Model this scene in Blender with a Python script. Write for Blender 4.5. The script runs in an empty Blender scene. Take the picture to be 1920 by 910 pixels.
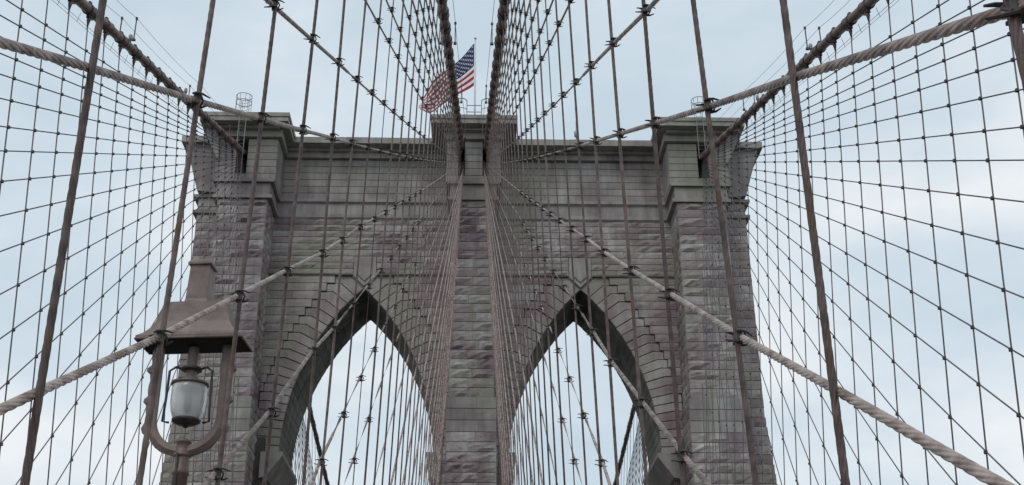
import bpy, math, random
import numpy as np
from mathutils import Matrix, Vector, noise
random.seed(7)
SC = bpy.context.scene
COL = SC.collection
PI = math.pi

# ------------------------------------------------------------------ camera
FPX = 2283.47
cam_data = bpy.data.cameras.new('camera')
cam_data.sensor_width = 36.0
cam_data.lens = FPX / 1920 * 36.0
cam_data.clip_start = 0.05
cam_data.clip_end = 6000
cam = bpy.data.objects.new('camera', cam_data)
COL.objects.link(cam)
CAMX = 0.1656
cam.matrix_world = (Matrix.Translation((CAMX, 0, 0)) @ Matrix.Rotation(-0.0332, 4, 'Z')
                    @ Matrix.Rotation(PI / 2 + 0.436, 4, 'X') @ Matrix.Rotation(-0.0054, 4, 'Z'))
SC.camera = cam

# ------------------------------------------------------------------ sky and light
SUN_EL, SUN_AZ = math.radians(52), math.radians(205)      # azimuth clockwise from +Y: behind the camera
world = bpy.data.worlds.new('World')
SC.world = world
world.use_nodes = True
nt = world.node_tree
nt.nodes.clear()
N = nt.nodes.new
L = nt.links.new
out = N('ShaderNodeOutputWorld'); bg = N('ShaderNodeBackground'); L(bg.outputs[0], out.inputs[0])
bg.inputs['Strength'].default_value = 0.1
sky = N('ShaderNodeTexSky'); sky.sky_type = 'NISHITA'; sky.sun_disc = False
sky.sun_elevation = SUN_EL; sky.sun_rotation = SUN_AZ
tc = N('ShaderNodeTexCoord')
mp = N('ShaderNodeMapping'); mp.inputs['Scale'].default_value = (1.0, 1.0, 2.2); mp.inputs['Location'].default_value = (3.7, 1.3, 0.4)
L(tc.outputs['Generated'], mp.inputs[0])
n1 = N('ShaderNodeTexNoise'); n1.inputs['Scale'].default_value = 3.6; n1.inputs['Detail'].default_value = 7; n1.inputs['Roughness'].default_value = 0.5
L(mp.outputs[0], n1.inputs['Vector'])
sep = N('ShaderNodeSeparateXYZ'); L(tc.outputs['Generated'], sep.inputs[0])
hz = N('ShaderNodeMapRange'); hz.inputs['From Min'].default_value = 0.15; hz.inputs['From Max'].default_value = 0.62
hz.inputs['To Min'].default_value = 0.12; hz.inputs['To Max'].default_value = -0.03
L(sep.outputs['Z'], hz.inputs['Value'])
ad = N('ShaderNodeMath'); ad.operation = 'ADD'; L(n1.outputs['Fac'], ad.inputs[0]); L(hz.outputs[0], ad.inputs[1])
cr = N('ShaderNodeValToRGB'); L(ad.outputs[0], cr.inputs[0])
e = cr.color_ramp.elements
e[0].position = 0.40; e[0].color = (0.59, 0.705, 0.79, 1)
e[1].position = 0.70; e[1].color = (0.90, 0.93, 0.95, 1)
m_ = e.new(0.52); m_.color = (0.67, 0.77, 0.85, 1)
vm = N('ShaderNodeVectorMath'); vm.operation = 'SCALE'; vm.inputs['Scale'].default_value = 10.0
L(cr.outputs[0], vm.inputs[0])
mixw = N('ShaderNodeMix'); mixw.data_type = 'RGBA'; mixw.inputs['Factor'].default_value = 0.94
L(sky.outputs[0], mixw.inputs['A']); L(vm.outputs[0], mixw.inputs['B'])
L(mixw.outputs['Result'], bg.inputs['Color'])

sd = bpy.data.lights.new('sun', 'SUN'); sd.energy = 0.85; sd.angle = math.radians(25); sd.color = (1.0, 0.97, 0.93)
sun = bpy.data.objects.new('sun', sd); COL.objects.link(sun)
dv = Vector((math.sin(SUN_AZ) * math.cos(SUN_EL), math.cos(SUN_AZ) * math.cos(SUN_EL), math.sin(SUN_EL)))
sun.rotation_euler = dv.to_track_quat('Z', 'Y').to_euler()

SC.view_settings.view_transform = 'Standard'
SC.view_settings.look = 'None'
SC.view_settings.exposure = 0.0
SC.view_settings.gamma = 1.0

# ------------------------------------------------------------------ materials
def material(name, cols, scale=4.0, rough=0.8, bump=0.0, bscale=30.0, island=0.0, metallic=0.0, streak=0.0, detail=5, stops=None, ob=0.0, bdist=0.02, tint=None, tscale=.22, rust=None):
    m = bpy.data.materials.new(name); m.use_nodes = True
    t = m.node_tree; b = t.nodes['Principled BSDF']
    b.inputs['Roughness'].default_value = rough; b.inputs['Metallic'].default_value = metallic
    co = t.nodes.new('ShaderNodeTexCoord')
    ge = t.nodes.new('ShaderNodeNewGeometry')
    nz = t.nodes.new('ShaderNodeTexNoise'); nz.inputs['Scale'].default_value = scale; nz.inputs['Detail'].default_value = detail
    t.links.new(ge.outputs['Position'], nz.inputs['Vector'])
    rp = t.nodes.new('ShaderNodeValToRGB'); el = rp.color_ramp.elements
    k = len(cols); stops = stops or [0.32 + 0.36 * i / max(1, k - 1) for i in range(k)]
    el[0].position = stops[0]; el[0].color = (*cols[0], 1)
    el[1].position = stops[-1]; el[1].color = (*cols[-1], 1)
    for i in range(1, k - 1):
        q = el.new(stops[i]); q.color = (*cols[i], 1)
    fac = nz.outputs['Fac']
    if island or ob:
        a = t.nodes.new('ShaderNodeMath'); a.operation = 'MULTIPLY_ADD'
        oi = t.nodes.new('ShaderNodeObjectInfo')
        s_ = t.nodes.new('ShaderNodeMath'); s_.operation = 'ADD'
        t.links.new(ge.outputs['Random Per Island'], s_.inputs[0]); t.links.new(oi.outputs['Random'], s_.inputs[1])
        fr = t.nodes.new('ShaderNodeMath'); fr.operation = 'FRACT'; t.links.new(s_.outputs[0], fr.inputs[0])
        c_ = t.nodes.new('ShaderNodeMath'); c_.operation = 'SUBTRACT'; c_.inputs[1].default_value = 0.5
        t.links.new(fr.outputs[0], c_.inputs[0])
        t.links.new(c_.outputs[0], a.inputs[0]); a.inputs[1].default_value = island or ob
        t.links.new(fac, a.inputs[2]); fac = a.outputs[0]
    t.links.new(fac, rp.inputs[0])
    colour = rp.outputs[0]
    if streak:
        mpp = t.nodes.new('ShaderNodeMapping'); mpp.inputs['Scale'].default_value = (1.6, 1.6, 0.22)
        t.links.new(ge.outputs['Position'], mpp.inputs[0])
        n2 = t.nodes.new('ShaderNodeTexNoise'); n2.inputs['Scale'].default_value = 1.0; n2.inputs['Detail'].default_value = 7; n2.inputs['Roughness'].default_value = .6
        t.links.new(mpp.outputs[0], n2.inputs['Vector'])
        mr = t.nodes.new('ShaderNodeMapRange'); mr.inputs['From Min'].default_value = .36; mr.inputs['From Max'].default_value = .62
        mr.inputs['To Min'].default_value = 1 - streak; mr.inputs['To Max'].default_value = 1.08
        t.links.new(n2.outputs['Fac'], mr.inputs['Value'])
        vs = t.nodes.new('ShaderNodeVectorMath'); vs.operation = 'SCALE'
        t.links.new(colour, vs.inputs[0]); t.links.new(mr.outputs[0], vs.inputs['Scale']); colour = vs.outputs[0]
    for tn, sc_, f0, f1, mx in ([(tint, tscale, .50, .64, .75)] if tint else []) + ([(rust, 3.0, .56, .66, .85)] if rust else []):
        n4 = t.nodes.new('ShaderNodeTexNoise'); n4.inputs['Scale'].default_value = sc_; n4.inputs['Detail'].default_value = 5; n4.inputs['Roughness'].default_value = .6
        of = t.nodes.new('ShaderNodeVectorMath'); of.operation = 'ADD'; of.inputs[1].default_value = (31, 7, 13)
        t.links.new(ge.outputs['Position'], of.inputs[0]); t.links.new(of.outputs[0], n4.inputs['Vector'])
        mr2 = t.nodes.new('ShaderNodeMapRange'); mr2.inputs['From Min'].default_value = f0; mr2.inputs['From Max'].default_value = f1; mr2.inputs['To Max'].default_value = mx
        t.links.new(n4.outputs['Fac'], mr2.inputs['Value'])
        mc = t.nodes.new('ShaderNodeMix'); mc.data_type = 'RGBA'; t.links.new(mr2.outputs[0], mc.inputs['Factor'])
        t.links.new(colour, mc.inputs['A']); mc.inputs['B'].default_value = (*tn, 1); colour = mc.outputs['Result']
    t.links.new(colour, b.inputs['Base Color'])
    if bump:
        n3 = t.nodes.new('ShaderNodeTexNoise'); n3.inputs['Scale'].default_value = bscale; n3.inputs['Detail'].default_value = 6
        t.links.new(ge.outputs['Position'], n3.inputs['Vector'])
        bp = t.nodes.new('ShaderNodeBump'); bp.inputs['Strength'].default_value = bump; bp.inputs['Distance'].default_value = bdist
        t.links.new(n3.outputs['Fac'], bp.inputs['Height']); t.links.new(bp.outputs[0], b.inputs['Normal'])
    return m

STONE = [(0.24, 0.188, 0.192), (0.325, 0.264, 0.266), (0.35, 0.312, 0.295), (0.45, 0.415, 0.40)]
M = {}
M['rock'] = material('rock_faced_granite', STONE, scale=0.45, rough=.95, bump=.9, bscale=5.0, island=.28, streak=.22, bdist=.06, tint=(.29, .29, .22))
M['ashlar'] = material('dressed_granite', [(0.25, 0.212, 0.21), (0.315, 0.278, 0.272), (0.34, 0.315, 0.29), (0.40, 0.372, 0.36)], scale=0.5, rough=.9, bump=.4, bscale=8, island=.18, streak=.26, bdist=.02, tint=(.28, .285, .22))
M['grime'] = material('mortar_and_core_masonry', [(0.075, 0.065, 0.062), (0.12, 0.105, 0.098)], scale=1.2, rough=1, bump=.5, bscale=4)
M['soffit'] = material('dark_arch_stone', [(0.12, 0.105, 0.095), (0.21, 0.19, 0.17), (0.26, 0.24, 0.21)], scale=.6, rough=.95, bump=.8, bscale=5, bdist=.05, island=.45, streak=.4, tint=(.17, .17, .125), ob=.3)
M['rope'] = material('painted_wire_rope', [(0.055, 0.036, 0.033), (0.115, 0.074, 0.068), (0.18, 0.128, 0.115)], scale=9, rough=.55, bump=.3, bscale=150, ob=.2, bdist=.004, detail=8, rust=(.10, .052, .03))
M['stay'] = material('painted_stay_rope', [(0.12, 0.082, 0.076), (0.29, 0.215, 0.195), (0.46, 0.37, 0.33)], scale=7, rough=.5, bump=.3, bscale=150, ob=.2, bdist=.004, detail=8, rust=(.17, .095, .06))
M['thin'] = material('outer_wire_rope', [(0.085, 0.072, 0.076), (0.15, 0.13, 0.13)], scale=5, rough=.6, ob=.1)
M['cable'] = material('wrapped_cable_paint', [(0.10, 0.055, 0.05), (0.18, 0.115, 0.10), (0.24, 0.17, 0.145)], scale=2.5, rough=.55, bump=.3, bscale=14, bdist=.01, rust=(.15, .06, .04))
M['band'] = material('cable_band_iron', [(0.045, 0.032, 0.034), (0.11, 0.068, 0.064), (0.17, 0.11, 0.095)], scale=6, rough=.5, ob=.3, rust=(.16, .06, .035))
M['iron'] = material('dark_clamp_iron', [(0.025, 0.02, 0.022), (0.07, 0.052, 0.05)], scale=20, rough=.55)
M['black'] = material('soffit_shade_black', [(0.012, 0.011, 0.011), (0.02, 0.018, 0.018)], scale=5, rough=.8)  # shade under the lamp roof, put into the soffit colour
M['paint'] = material('mauve_brown_paint', [(0.135, 0.094, 0.085), (0.19, 0.135, 0.12), (0.235, 0.172, 0.15)], scale=7, rough=.45, bump=.35, bscale=30, bdist=.006, streak=.3, rust=(.13, .075, .05), detail=8)
M['white'] = material('white_painted_metal', [(0.55, 0.56, 0.56), (0.7, 0.7, 0.7)], scale=6, rough=.4)
M['steel'] = material('galvanised_steel', [(0.25, 0.25, 0.26), (0.36, 0.36, 0.37)], scale=6, rough=.45, metallic=.3)
M['river'] = material('river_water', [(0.018, 0.028, 0.03), (0.03, 0.042, 0.042)], scale=.02, rough=.45, bump=.5, bscale=.4, bdist=.4)
M['wood'] = material('boardwalk_wood', [(0.13, 0.11, 0.09), (0.24, 0.20, 0.16)], scale=3, rough=.9, bump=.3, island=.2)
M['asphalt'] = material('roadway_asphalt', [(0.045, 0.045, 0.045), (0.06, 0.06, 0.06)], scale=2, rough=.95)
M['truss'] = material('truss_paint', [(0.17, 0.14, 0.12), (0.23, 0.19, 0.165)], scale=2, rough=.6)
M['red'] = material('flag_red', [(0.30, 0.02, 0.035), (0.38, 0.03, 0.05)], scale=2, rough=.8)
M['fwhite'] = material('flag_white', [(0.72, 0.72, 0.74), (0.8, 0.8, 0.82)], scale=2, rough=.8)
M['blue'] = material('flag_blue', [(0.012, 0.02, 0.09), (0.02, 0.03, 0.12)], scale=2, rough=.8)

# frosted lantern glass with faint vertical ribbing
g = bpy.data.materials.new('frosted_lantern_glass'); g.use_nodes = True
t = g.node_tree; b = t.nodes['Principled BSDF']
b.inputs['Base Color'].default_value = (0.62, 0.62, 0.6, 1); b.inputs['Roughness'].default_value = .5; b.inputs['Coat Weight'].default_value = .6; b.inputs['Coat Roughness'].default_value = .08
b.inputs['Transmission Weight'].default_value = .5; b.inputs['IOR'].default_value = 1.3
ge = t.nodes.new('ShaderNodeTexCoord'); wv = t.nodes.new('ShaderNodeTexNoise'); wv.inputs['Scale'].default_value = 9; wv.inputs['Detail'].default_value = 5
mm = t.nodes.new('ShaderNodeMapping'); mm.inputs['Scale'].default_value = (1, 1, .15); t.links.new(ge.outputs['Object'], mm.inputs[0]); t.links.new(mm.outputs[0], wv.inputs['Vector'])
bp = t.nodes.new('ShaderNodeBump'); bp.inputs['Strength'].default_value = .5; bp.inputs['Distance'].default_value = .02
t.links.new(wv.outputs['Fac'], bp.inputs['Height']); t.links.new(bp.outputs[0], b.inputs['Normal'])
M['glass'] = g

# ------------------------------------------------------------------ mesh helpers
class MB:
    def __init__(s): s.v = []; s.f = []; s.m = []
    def add(s, vs, fs, mi=0):
        o = len(s.v); s.v.extend([tuple(map(float, p)) for p in vs])
        s.f.extend([tuple(i + o for i in f) for f in fs]); s.m.extend([mi] * len(fs))
    def box(s, x0, x1, y0, y1, z0, z1, mi=0):
        if x0 > x1: x0, x1 = x1, x0
        v = [(x0, y0, z0), (x1, y0, z0), (x1, y1, z0), (x0, y1, z0), (x0, y0, z1), (x1, y0, z1), (x1, y1, z1), (x0, y1, z1)]
        s.add(v, [(0, 3, 2, 1), (4, 5, 6, 7), (0, 1, 5, 4), (1, 2, 6, 5), (2, 3, 7, 6), (3, 0, 4, 7)], mi)
    def prism(s, poly, y0, y1, mi=0, bevel=0.0):
        # poly: (x, z) list, extruded along y
        a = sum(poly[i][0] * poly[(i + 1) % len(poly)][1] - poly[(i + 1) % len(poly)][0] * poly[i][1] for i in range(len(poly)))
        if a < 0: poly = poly[::-1]
        n = len(poly); cx = sum(p[0] for p in poly) / n; cz = sum(p[1] for p in poly) / n
        if bevel:
            inn = []
            for p in poly:
                d = math.hypot(p[0] - cx, p[1] - cz); k = max(0, 1 - bevel * 1.3 / max(d, .01)); inn.append((cx + (p[0] - cx) * k, cz + (p[1] - cz) * k))
            v = [(p[0], y0, p[1]) for p in inn] + [(p[0], y0 + bevel, p[1]) for p in poly] + [(p[0], y1, p[1]) for p in poly]
            f = [tuple(range(n))]
            for i in range(n):
                j = (i + 1) % n; f.append((i, n + i, n + j, j)); f.append((n + i, 2 * n + i, 2 * n + j, n + j))
            f.append(tuple(range(3 * n - 1, 2 * n - 1, -1)))
        else:
            v = [(p[0], y0, p[1]) for p in poly] + [(p[0], y1, p[1]) for p in poly]
            f = [tuple(range(n))] + [(i, n + i, n + (i + 1) % n, (i + 1) % n) for i in range(n)] + [tuple(range(2 * n - 1, n - 1, -1))]
        s.add(v, f, mi)
    def tube(s, pts, r, n=8, mi=0, cap=True):
        pts = [Vector(p) for p in pts]; k = len(pts); rr = r if isinstance(r, (list, tuple)) else [r] * k
        ref = None; vs = []
        for i, p in enumerate(pts):
            d = (pts[min(i + 1, k - 1)] - pts[max(i - 1, 0)]).normalized()
            if ref is None:
                ref = d.cross(Vector((0, 0, 1)));
                if ref.length < .1: ref = d.cross(Vector((1, 0, 0)))
            ref = (ref - d * ref.dot(d)).normalized(); w = d.cross(ref)
            for j in range(n):
                a = 2 * PI * j / n; vs.append(p + (ref * math.cos(a) + w * math.sin(a)) * rr[i])
        fs = [(i * n + j, i * n + (j + 1) % n, (i + 1) * n + (j + 1) % n, (i + 1) * n + j) for i in range(k - 1) for j in range(n)]
        if cap: fs += [tuple(range(n - 1, -1, -1)), tuple((k - 1) * n + j for j in range(n))]
        s.add(vs, fs, mi)
    def lathe(s, prof, n=20, c=(0, 0, 0), mi=0, sx=1, sy=1):
        vs = [(c[0] + r * math.cos(2 * PI * j / n) * sx, c[1] + r * math.sin(2 * PI * j / n) * sy, c[2] + z) for r, z in prof for j in range(n)]
        fs = [(i * n + j, i * n + (j + 1) % n, (i + 1) * n + (j + 1) % n, (i + 1) * n + j) for i in range(len(prof) - 1) for j in range(n)]
        s.add(vs, fs, mi)
    def mesh(s, name, mats, smooth=False):
        me = bpy.data.meshes.new(name); me.from_pydata(s.v, [], s.f)
        for m in (mats if isinstance(mats, (list, tuple)) else [mats]): me.materials.append(m)
        if len(set(s.m)) > 1: me.polygons.foreach_set('material_index', s.m)
        if smooth: me.polygons.foreach_set('use_smooth', [True] * len(me.polygons))
        me.update(); return me
    def build(s, name, mats, parent=None, smooth=False):
        return link(name, s.mesh(name, mats, smooth), parent)

def link(name, me, parent=None, mat=None):
    o = bpy.data.objects.new(name, me); COL.objects.link(o)
    if parent is not None: o.parent = parent
    if mat is not None: o.matrix_basis = mat
    return o
def tag(o, label, cat, group=None, kind=None):
    if label: o['label'] = label
    if cat: o['category'] = cat
    if group: o['group'] = group
    if kind: o['kind'] = kind
    return o
def empty(name, loc, label, cat, group=None):
    o = bpy.data.objects.new(name, None); COL.objects.link(o); o.location = loc; o.empty_display_size = .2
    return tag(o, label, cat, group)
def struct(name, mb, m, **k):
    o = mb.build(name, m, **k); o['kind'] = 'structure'; return o
ORD = ['', 'first', 'second', 'third', 'fourth', 'fifth', 'sixth', 'seventh', 'eighth', 'ninth', 'tenth', 'eleventh', 'twelfth', 'thirteenth', 'fourteenth', 'fifteenth', 'sixteenth', 'seventeenth', 'eighteenth', 'nineteenth', 'twentieth']
TENS = {2: 'twenty', 3: 'thirty', 4: 'forty'}
def ordinal(n):
    if n <= 20: return ORD[n]
    if n % 10 == 0: return {3: 'thirtieth', 4: 'fortieth'}[n // 10]
    return TENS[n // 10] + '-' + ORD[n % 10]

# ------------------------------------------------------------------ bridge parameters (metres; the eye is the origin, +Y towards the tower)
SP = 2.286
Y1 = 3.2734
ZD = -2.1437
D = 81.165
WF = 80.0        # front plane of the arched wall
WT = 6.3         # its thickness
BF = 77.0        # front plane of the buttresses
BB = WF + WT + 3.0
def inner_cable(y): d = D - y; return 0.8738 + 0.0097 * d, 45.02 - 0.3795 * d
def outer_cable(y): d = D - y; return 16.672 - 0.0332 * d, 44.42 - 0.3795 * d
D2 = WF + WT - 1.16
def far_outer_cable(y): d = y - D2; return 16.672 - 0.0332 * d, 44.42 - 0.335 * d + 0.0007 * d * d
def far_inner_cable(y): d = y - D2; return 0.8738 + 0.0097 * d, 45.02 - 0.335 * d + 0.0007 * d * d

# suspender lines fitted on the nearest ropes: X = a z + b for z up to 12
FIT = {(1, 0): (-0.0138, 1.9773), (1, 1): (-0.0073, 1.9195), (1, 2): (-0.0394, 2.1045), (1, 3): (-0.0172, 1.9912), (1, 4): (-0.0266, 2.0517), (1, 5): (-0.0239, 2.0305),
       (-1, 1): (0.0038, 1.8832), (-1, 2): (-0.0263, 2.0486), (-1, 3): (-0.0226, 2.0347), (-1, 4): (-0.0270, 2.0670), (-1, 5): (-0.0166, 1.9664)}
def susp_path(sg, i):
    y = Y1 + i * SP; Xc, zc = inner_cable(y)
    if (sg, i) in FIT:
        a, b = FIT[sg, i]; zm = {0: 4, 1: 6, 2: 8}.get(i, 11)
        return [(a * ZD + b, ZD), (a * zm + b, zm), (Xc, zc)]
    return [(2.2148 + .0098 * (y - 20), ZD), (Xc, zc)]
def X_at(path, z):
    for (xa, za), (xb, zb) in zip(path, path[1:]):
        if z <= zb or (xb, zb) == path[-1]: return xa + (xb - xa) * (z - za) / (zb - za)
def outer_X(y, z, cab=outer_cable):
    Xc, zc = cab(y); t = (z - ZD) / (zc - ZD); return 13.226 + (Xc - 13.226) * t

# ------------------------------------------------------------------ rope mesh: six lobed strands laid round the axis, fading to round where far
def rope_mesh(name, pts, r, m, pitch=.32, hand=1, near=12., far=19.):
    pts = [Vector(p) for p in pts]
    dense = []; run = 0.
    for a, b in zip(pts, pts[1:]):
        Lg = (b - a).length; d = (b - a) / Lg; s_ = 0.
        while s_ < Lg:
            p = a + d * s_; dense.append((p, d, run + s_))
            dist = p.length
            if dist < 7.5 and p.y > 1.5: st = pitch / 40
            elif dist < near and p.y > 1.5: st = pitch / 28
            elif dist < far and p.y > 1.5: st = pitch / 16
            else: st = 1e9
            if st > 1e8:
                # jump to where the detailed part starts, if it does
                st = 1.0 if (min((b - a).length, 1e9) > 0 and Lg - s_ > 1.0 and (a.length < far or b.length < far or closest(a, b) < far)) else Lg
            s_ += st
        run += Lg
    dense.append((pts[-1], (pts[-1] - pts[-2]).normalized(), run))
    n = 30; vs = np.empty((len(dense), n, 3)); j = np.arange(n)
    prof = np.tile(np.array([.74, .91, .985, .985, .91]), 6)
    ref0 = Vector((1, 0, 0))
    for k, (p, d, s_) in enumerate(dense):
        u = (ref0 - d * ref0.dot(d)).normalized(); w = d.cross(u)
        fade = min(1, max(0, (far - p.length) / (far - near))) if p.y > -1 else 0
        ph = hand * 2 * PI * s_ / pitch
        a = 2 * PI * j / n + ph
        rad = r * (1.04 * fade * prof + (1 - fade) * .93)
        vs[k] = np.array(p)[None] + np.outer(np.cos(a) * rad, np.array(u)) + np.outer(np.sin(a) * rad, np.array(w))
    K = len(dense); kk, jj = np.meshgrid(np.arange(K - 1), j, indexing='ij'); j2 = (jj + 1) % n
    f = np.stack([kk * n + jj, kk * n + j2, (kk + 1) * n + j2, (kk + 1) * n + jj], -1).reshape(-1, 4)
    me = bpy.data.meshes.new(name); me.from_pydata(vs.reshape(-1, 3).tolist(), [], f.tolist()); me.materials.append(m)
    me.polygons.foreach_set('use_smooth', [True] * len(f)); me.update(); return me
def closest(a, b):
    d = b - a; t = max(0, min(1, -a.dot(d) / d.dot(d))); return (a + d * t).length
def plain_rope(name, pts, r, m, n=6):
    mb = MB(); mb.tube(pts, r, n); return mb.mesh(name, m, True)

# ------------------------------------------------------------------ setting below the picture: river, roadways, boardwalk
mb = MB(); mb.add([(-3000, -3000, -44), (3000, -3000, -44), (3000, 3000, -44), (-3000, 3000, -44)], [(0, 1, 2, 3)]); struct('river', mb, M['river'])
mb = MB()
for sg in (-1, 1):
    mb.box(sg * 2.75, sg * 12.9, -60, 77 - .0, -7.9, -7.4); mb.box(sg * 2.75, sg * 12.4, 77.0, 260, -7.9, -7.4)
struct('roadway', mb, M['asphalt'])
mb = MB(); mb.box(-2.0, 2.0, -40, 76.4, -1.98, -1.82); struct('boardwalk', mb, M['wood'])
for sg, x in (('left', -1), ('right', 1)):
    for nm, X, y1_ in (('inner', 2.15, 76.5), ('outer', 13.15, 76.5)):
        mb = MB(); mb.box(x * (X - .16), x * (X + .16), -60, y1_, ZD - .32, ZD - .02); mb.box(x * (X - .16), x * (X + .16), -60, y1_, -7.35, -7.05)
        e_ = mb.build('stiffening_truss', M['truss']); tag(e_, '%s stiffening truss carrying the feet of the %s %s ropes' % (nm, sg, nm), 'truss', 'stiffening trusses along the deck')
        w = MB(); k = 0; y = Y1 - 20 * SP
        while y < 75:
            w.box(x * (X - .08), x * (X + .08), y - .07, y + .07, -7.0, ZD - .33)
            w.tube([(x * (X - .03 + .06 * (k % 2)), y + (0 if k % 2 else .1), -7.1), (x * (X - .03 + .06 * (k % 2)), y + SP, ZD - .4)], .045, 4); y += SP; k += 1
        p_ = w.build('truss_web', M['truss'], e_); p_['kind'] = 'stuff'

# ------------------------------------------------------------------ THE TOWER
tower = empty('stone_tower', (0, WF + WT / 2, -44), 'massive grey granite bridge tower with twin pointed arches and projecting cornice', 'tower')
TINV = Matrix.Translation((0, -(WF + WT / 2), 44))
def tpart(mb, name, m, smooth=False, stuff=False, par=None):
    o = mb.build(name, m, tower if par is None else par, smooth)
    if par is None: o.matrix_basis = TINV
    if stuff: o['kind'] = 'stuff'
    return o
def hsh(*a): return noise.noise(Vector((a[0] * 1.13 + 5.1, a[1] * 1.37 + 2.2, a[2] * 1.71 + 9.7)))
def stone(mb, o, u, nrm, w, h, rough, proud=.03, nx=4, nz=3, depth=.3, gap=.012, mi=0):
    """one facing stone: rim at the joint, broken face proud of it"""
    o = Vector(o) + u * gap * .5; o.z += gap * 1.7; w -= gap; h -= 3.4 * gap
    sd_ = random.random() * 100
    nx = max(2, min(nx, int(w / .26) + 1)); vs = []
    tiltx = random.uniform(-1, 1) * rough * .5; tiltz = random.uniform(-.2, 1) * rough * .6
    for k in range(nz + 1):
        for i in range(nx + 1):
            fx, fz = i / nx, k / nz
            edge = (i in (0, nx)) or (k in (0, nz))
            p = o + u * (w * fx) + Vector((0, 0, h * fz))
            if edge: dpt = proud + rough * .22 * hsh(p.x * 3 + sd_, p.y * 3, p.z * 3)
            else: dpt = proud + rough * (.42 + .95 * hsh(p.x * 2.1 + sd_, p.y * 2.1, p.z * 2.6)) + tiltx * (fx - .5) + tiltz * (.5 - fz)
            vs.append(p + nrm * dpt)
    fs = []
    W_ = nx + 1
    for k in range(nz):
        for i in range(nx):
            a = k * W_ + i; fs.append((a, a + 1, a + W_ + 1, a + W_))
    rim = [i for i in range(W_)] + [k * W_ + nx for k in range(1, nz + 1)] + [nz * W_ + i for i in range(nx - 1, -1, -1)] + [k * W_ for k in range(nz - 1, 0, -1)]
    base = len(vs); 
    for r_ in rim: vs.append(vs[r_] - nrm * (depth))
    nr = len(rim)
    for a in range(nr):
        b_ = (a + 1) % nr; fs.append((rim[a], base + a, base + b_, rim[b_]))
    mb.add(vs, fs, mi)
UX = Vector((1, 0, 0)); UY = Vector((0, 1, 0)); NF = Vector((0, -1, 0))
def widths(total, lo, hi, rnd=random):
    out_ = []; rem = total
    while rem > hi:
        w = rnd.uniform(lo, hi)
        if rem - w < lo: w = rem / 2
        out_.append(w); rem -= w
    out_.append(rem); return out_
def courses(mb, x0, x1, z0, z1, h, Y, rough, lo, hi, proud=.02, mi=0, nx=4, nz=3):
    """front-facing rows between x0 and x1"""
    n = max(1, round((z1 - z0) / h)); hh = (z1 - z0) / n
    for k in range(n):
        x = x0
        for w in widths(x1 - x0, lo, hi):
            stone(mb, (x, Y, z0 + k * hh), UX, NF, w, hh, rough * random.uniform(.6, 1.3), proud, nx, nz, mi=mi); x += w
def side_courses(mb, X, nx_, y0, y1, z0, z1, h, rough, lo=.7, hi=1.4, proud=.02):
    """rows on a face whose normal is +-X"""
    n = max(1, round((z1 - z0) / h)); hh = (z1 - z0) / n
    nr = Vector((nx_, 0, 0)); u = Vector((0, 1, 0)) if nx_ > 0 else Vector((0, -1, 0))
    for k in range(n):
        y = y0 if nx_ > 0 else y1
        for w in widths(y1 - y0, lo, hi):
            stone(mb, (X, y, z0 + k * hh), u, nr, w, hh, rough, proud, 3, 2); y += w * (1 if nx_ > 0 else -1)

# ---- core (mortar) volumes, always a little inside the facing
core = MB()
ZS, HC = 21.6, .62
AC, RH, RR, VT, ST = 7.7, 5.13, 16.6, 1.45, .45
CX0, CX1 = 1.52, 14.46
def arch_pts(k):
    z = ZS + HC * k; s_ = HC * k / (RR + VT); th = math.asin(min(1, s_)); c = AC + RH - RR
    return (c + RR * math.cos(th), ZS + RR * math.sin(th)), (c + (RR + VT) * math.cos(th), z)
NK = 21
def clipx(poly, lim):
    out_ = []
    for i in range(len(poly)):
        a, b_ = poly[i], poly[(i + 1) % len(poly)]
        ia, ib = a[0] <= lim, b_[0] <= lim
        if ia: out_.append(a)
        if ia != ib:
            t_ = (lim - a[0]) / (b_[0] - a[0]); out_.append((lim, a[1] + (b_[1] - a[1]) * t_))
    return out_
def step_x(k): return arch_pts(k)[1][0] + ST      # outer edge of the step in course k
for k in range(NK):
    z0, z1 = ZS + HC * k, ZS + HC * (k + 1)
    sx_ = step_x(k) - .3
    for sg in (-1, 1):
        if sx_ < CX1 - .05: core.box(sg * sx_, sg * (CX1 + .5), WF + .25, WF + WT - .05, z0, z1 + .001)
        ix = 2 * AC - sx_
        if ix > .8: core.box(sg * .2, sg * max(ix, 1.9), WF + .25, WF + WT - .05, z0, z1 + .001)
core.box(-1.95, 1.95, WF + .08, WF + WT - .05, -44, ZS)
core.box(-14.9, 14.9, WF + .08, WF + WT - .05, ZS + HC * NK + .15, 44.0)
for sg in (-1, 1):
    core.box(sg * 13.75, sg * 19.85, WF - .5, WF + WT + .5, -44, ZS + 1.)
    core.box(sg * 14.56, sg * 19.85, WF - .5, WF + WT + .5, ZS + 1., 43.98)
    core.box(sg * .001, sg * 2.5, WF + .09, WF + WT - .06, -44, ZS - .001)
for x0, x1 in ((-1.42, 1.42), (14.56, 17.9), (-17.9, -14.56)):
    core.box(x0, x1, BF + .08, WF + .2, -44, 39.3); core.box(x0, x1, WF + WT - .2, BB, -44, 43.9)
for x0, x1 in ((-1.6, 1.6), (14.4, 18.05), (-18.05, -14.4)):
    core.box(x0, x1, BF - .02, WF + .1, -44, 24.75)
tpart(core, 'core_masonry', M['grime'], stuff=True)

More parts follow.
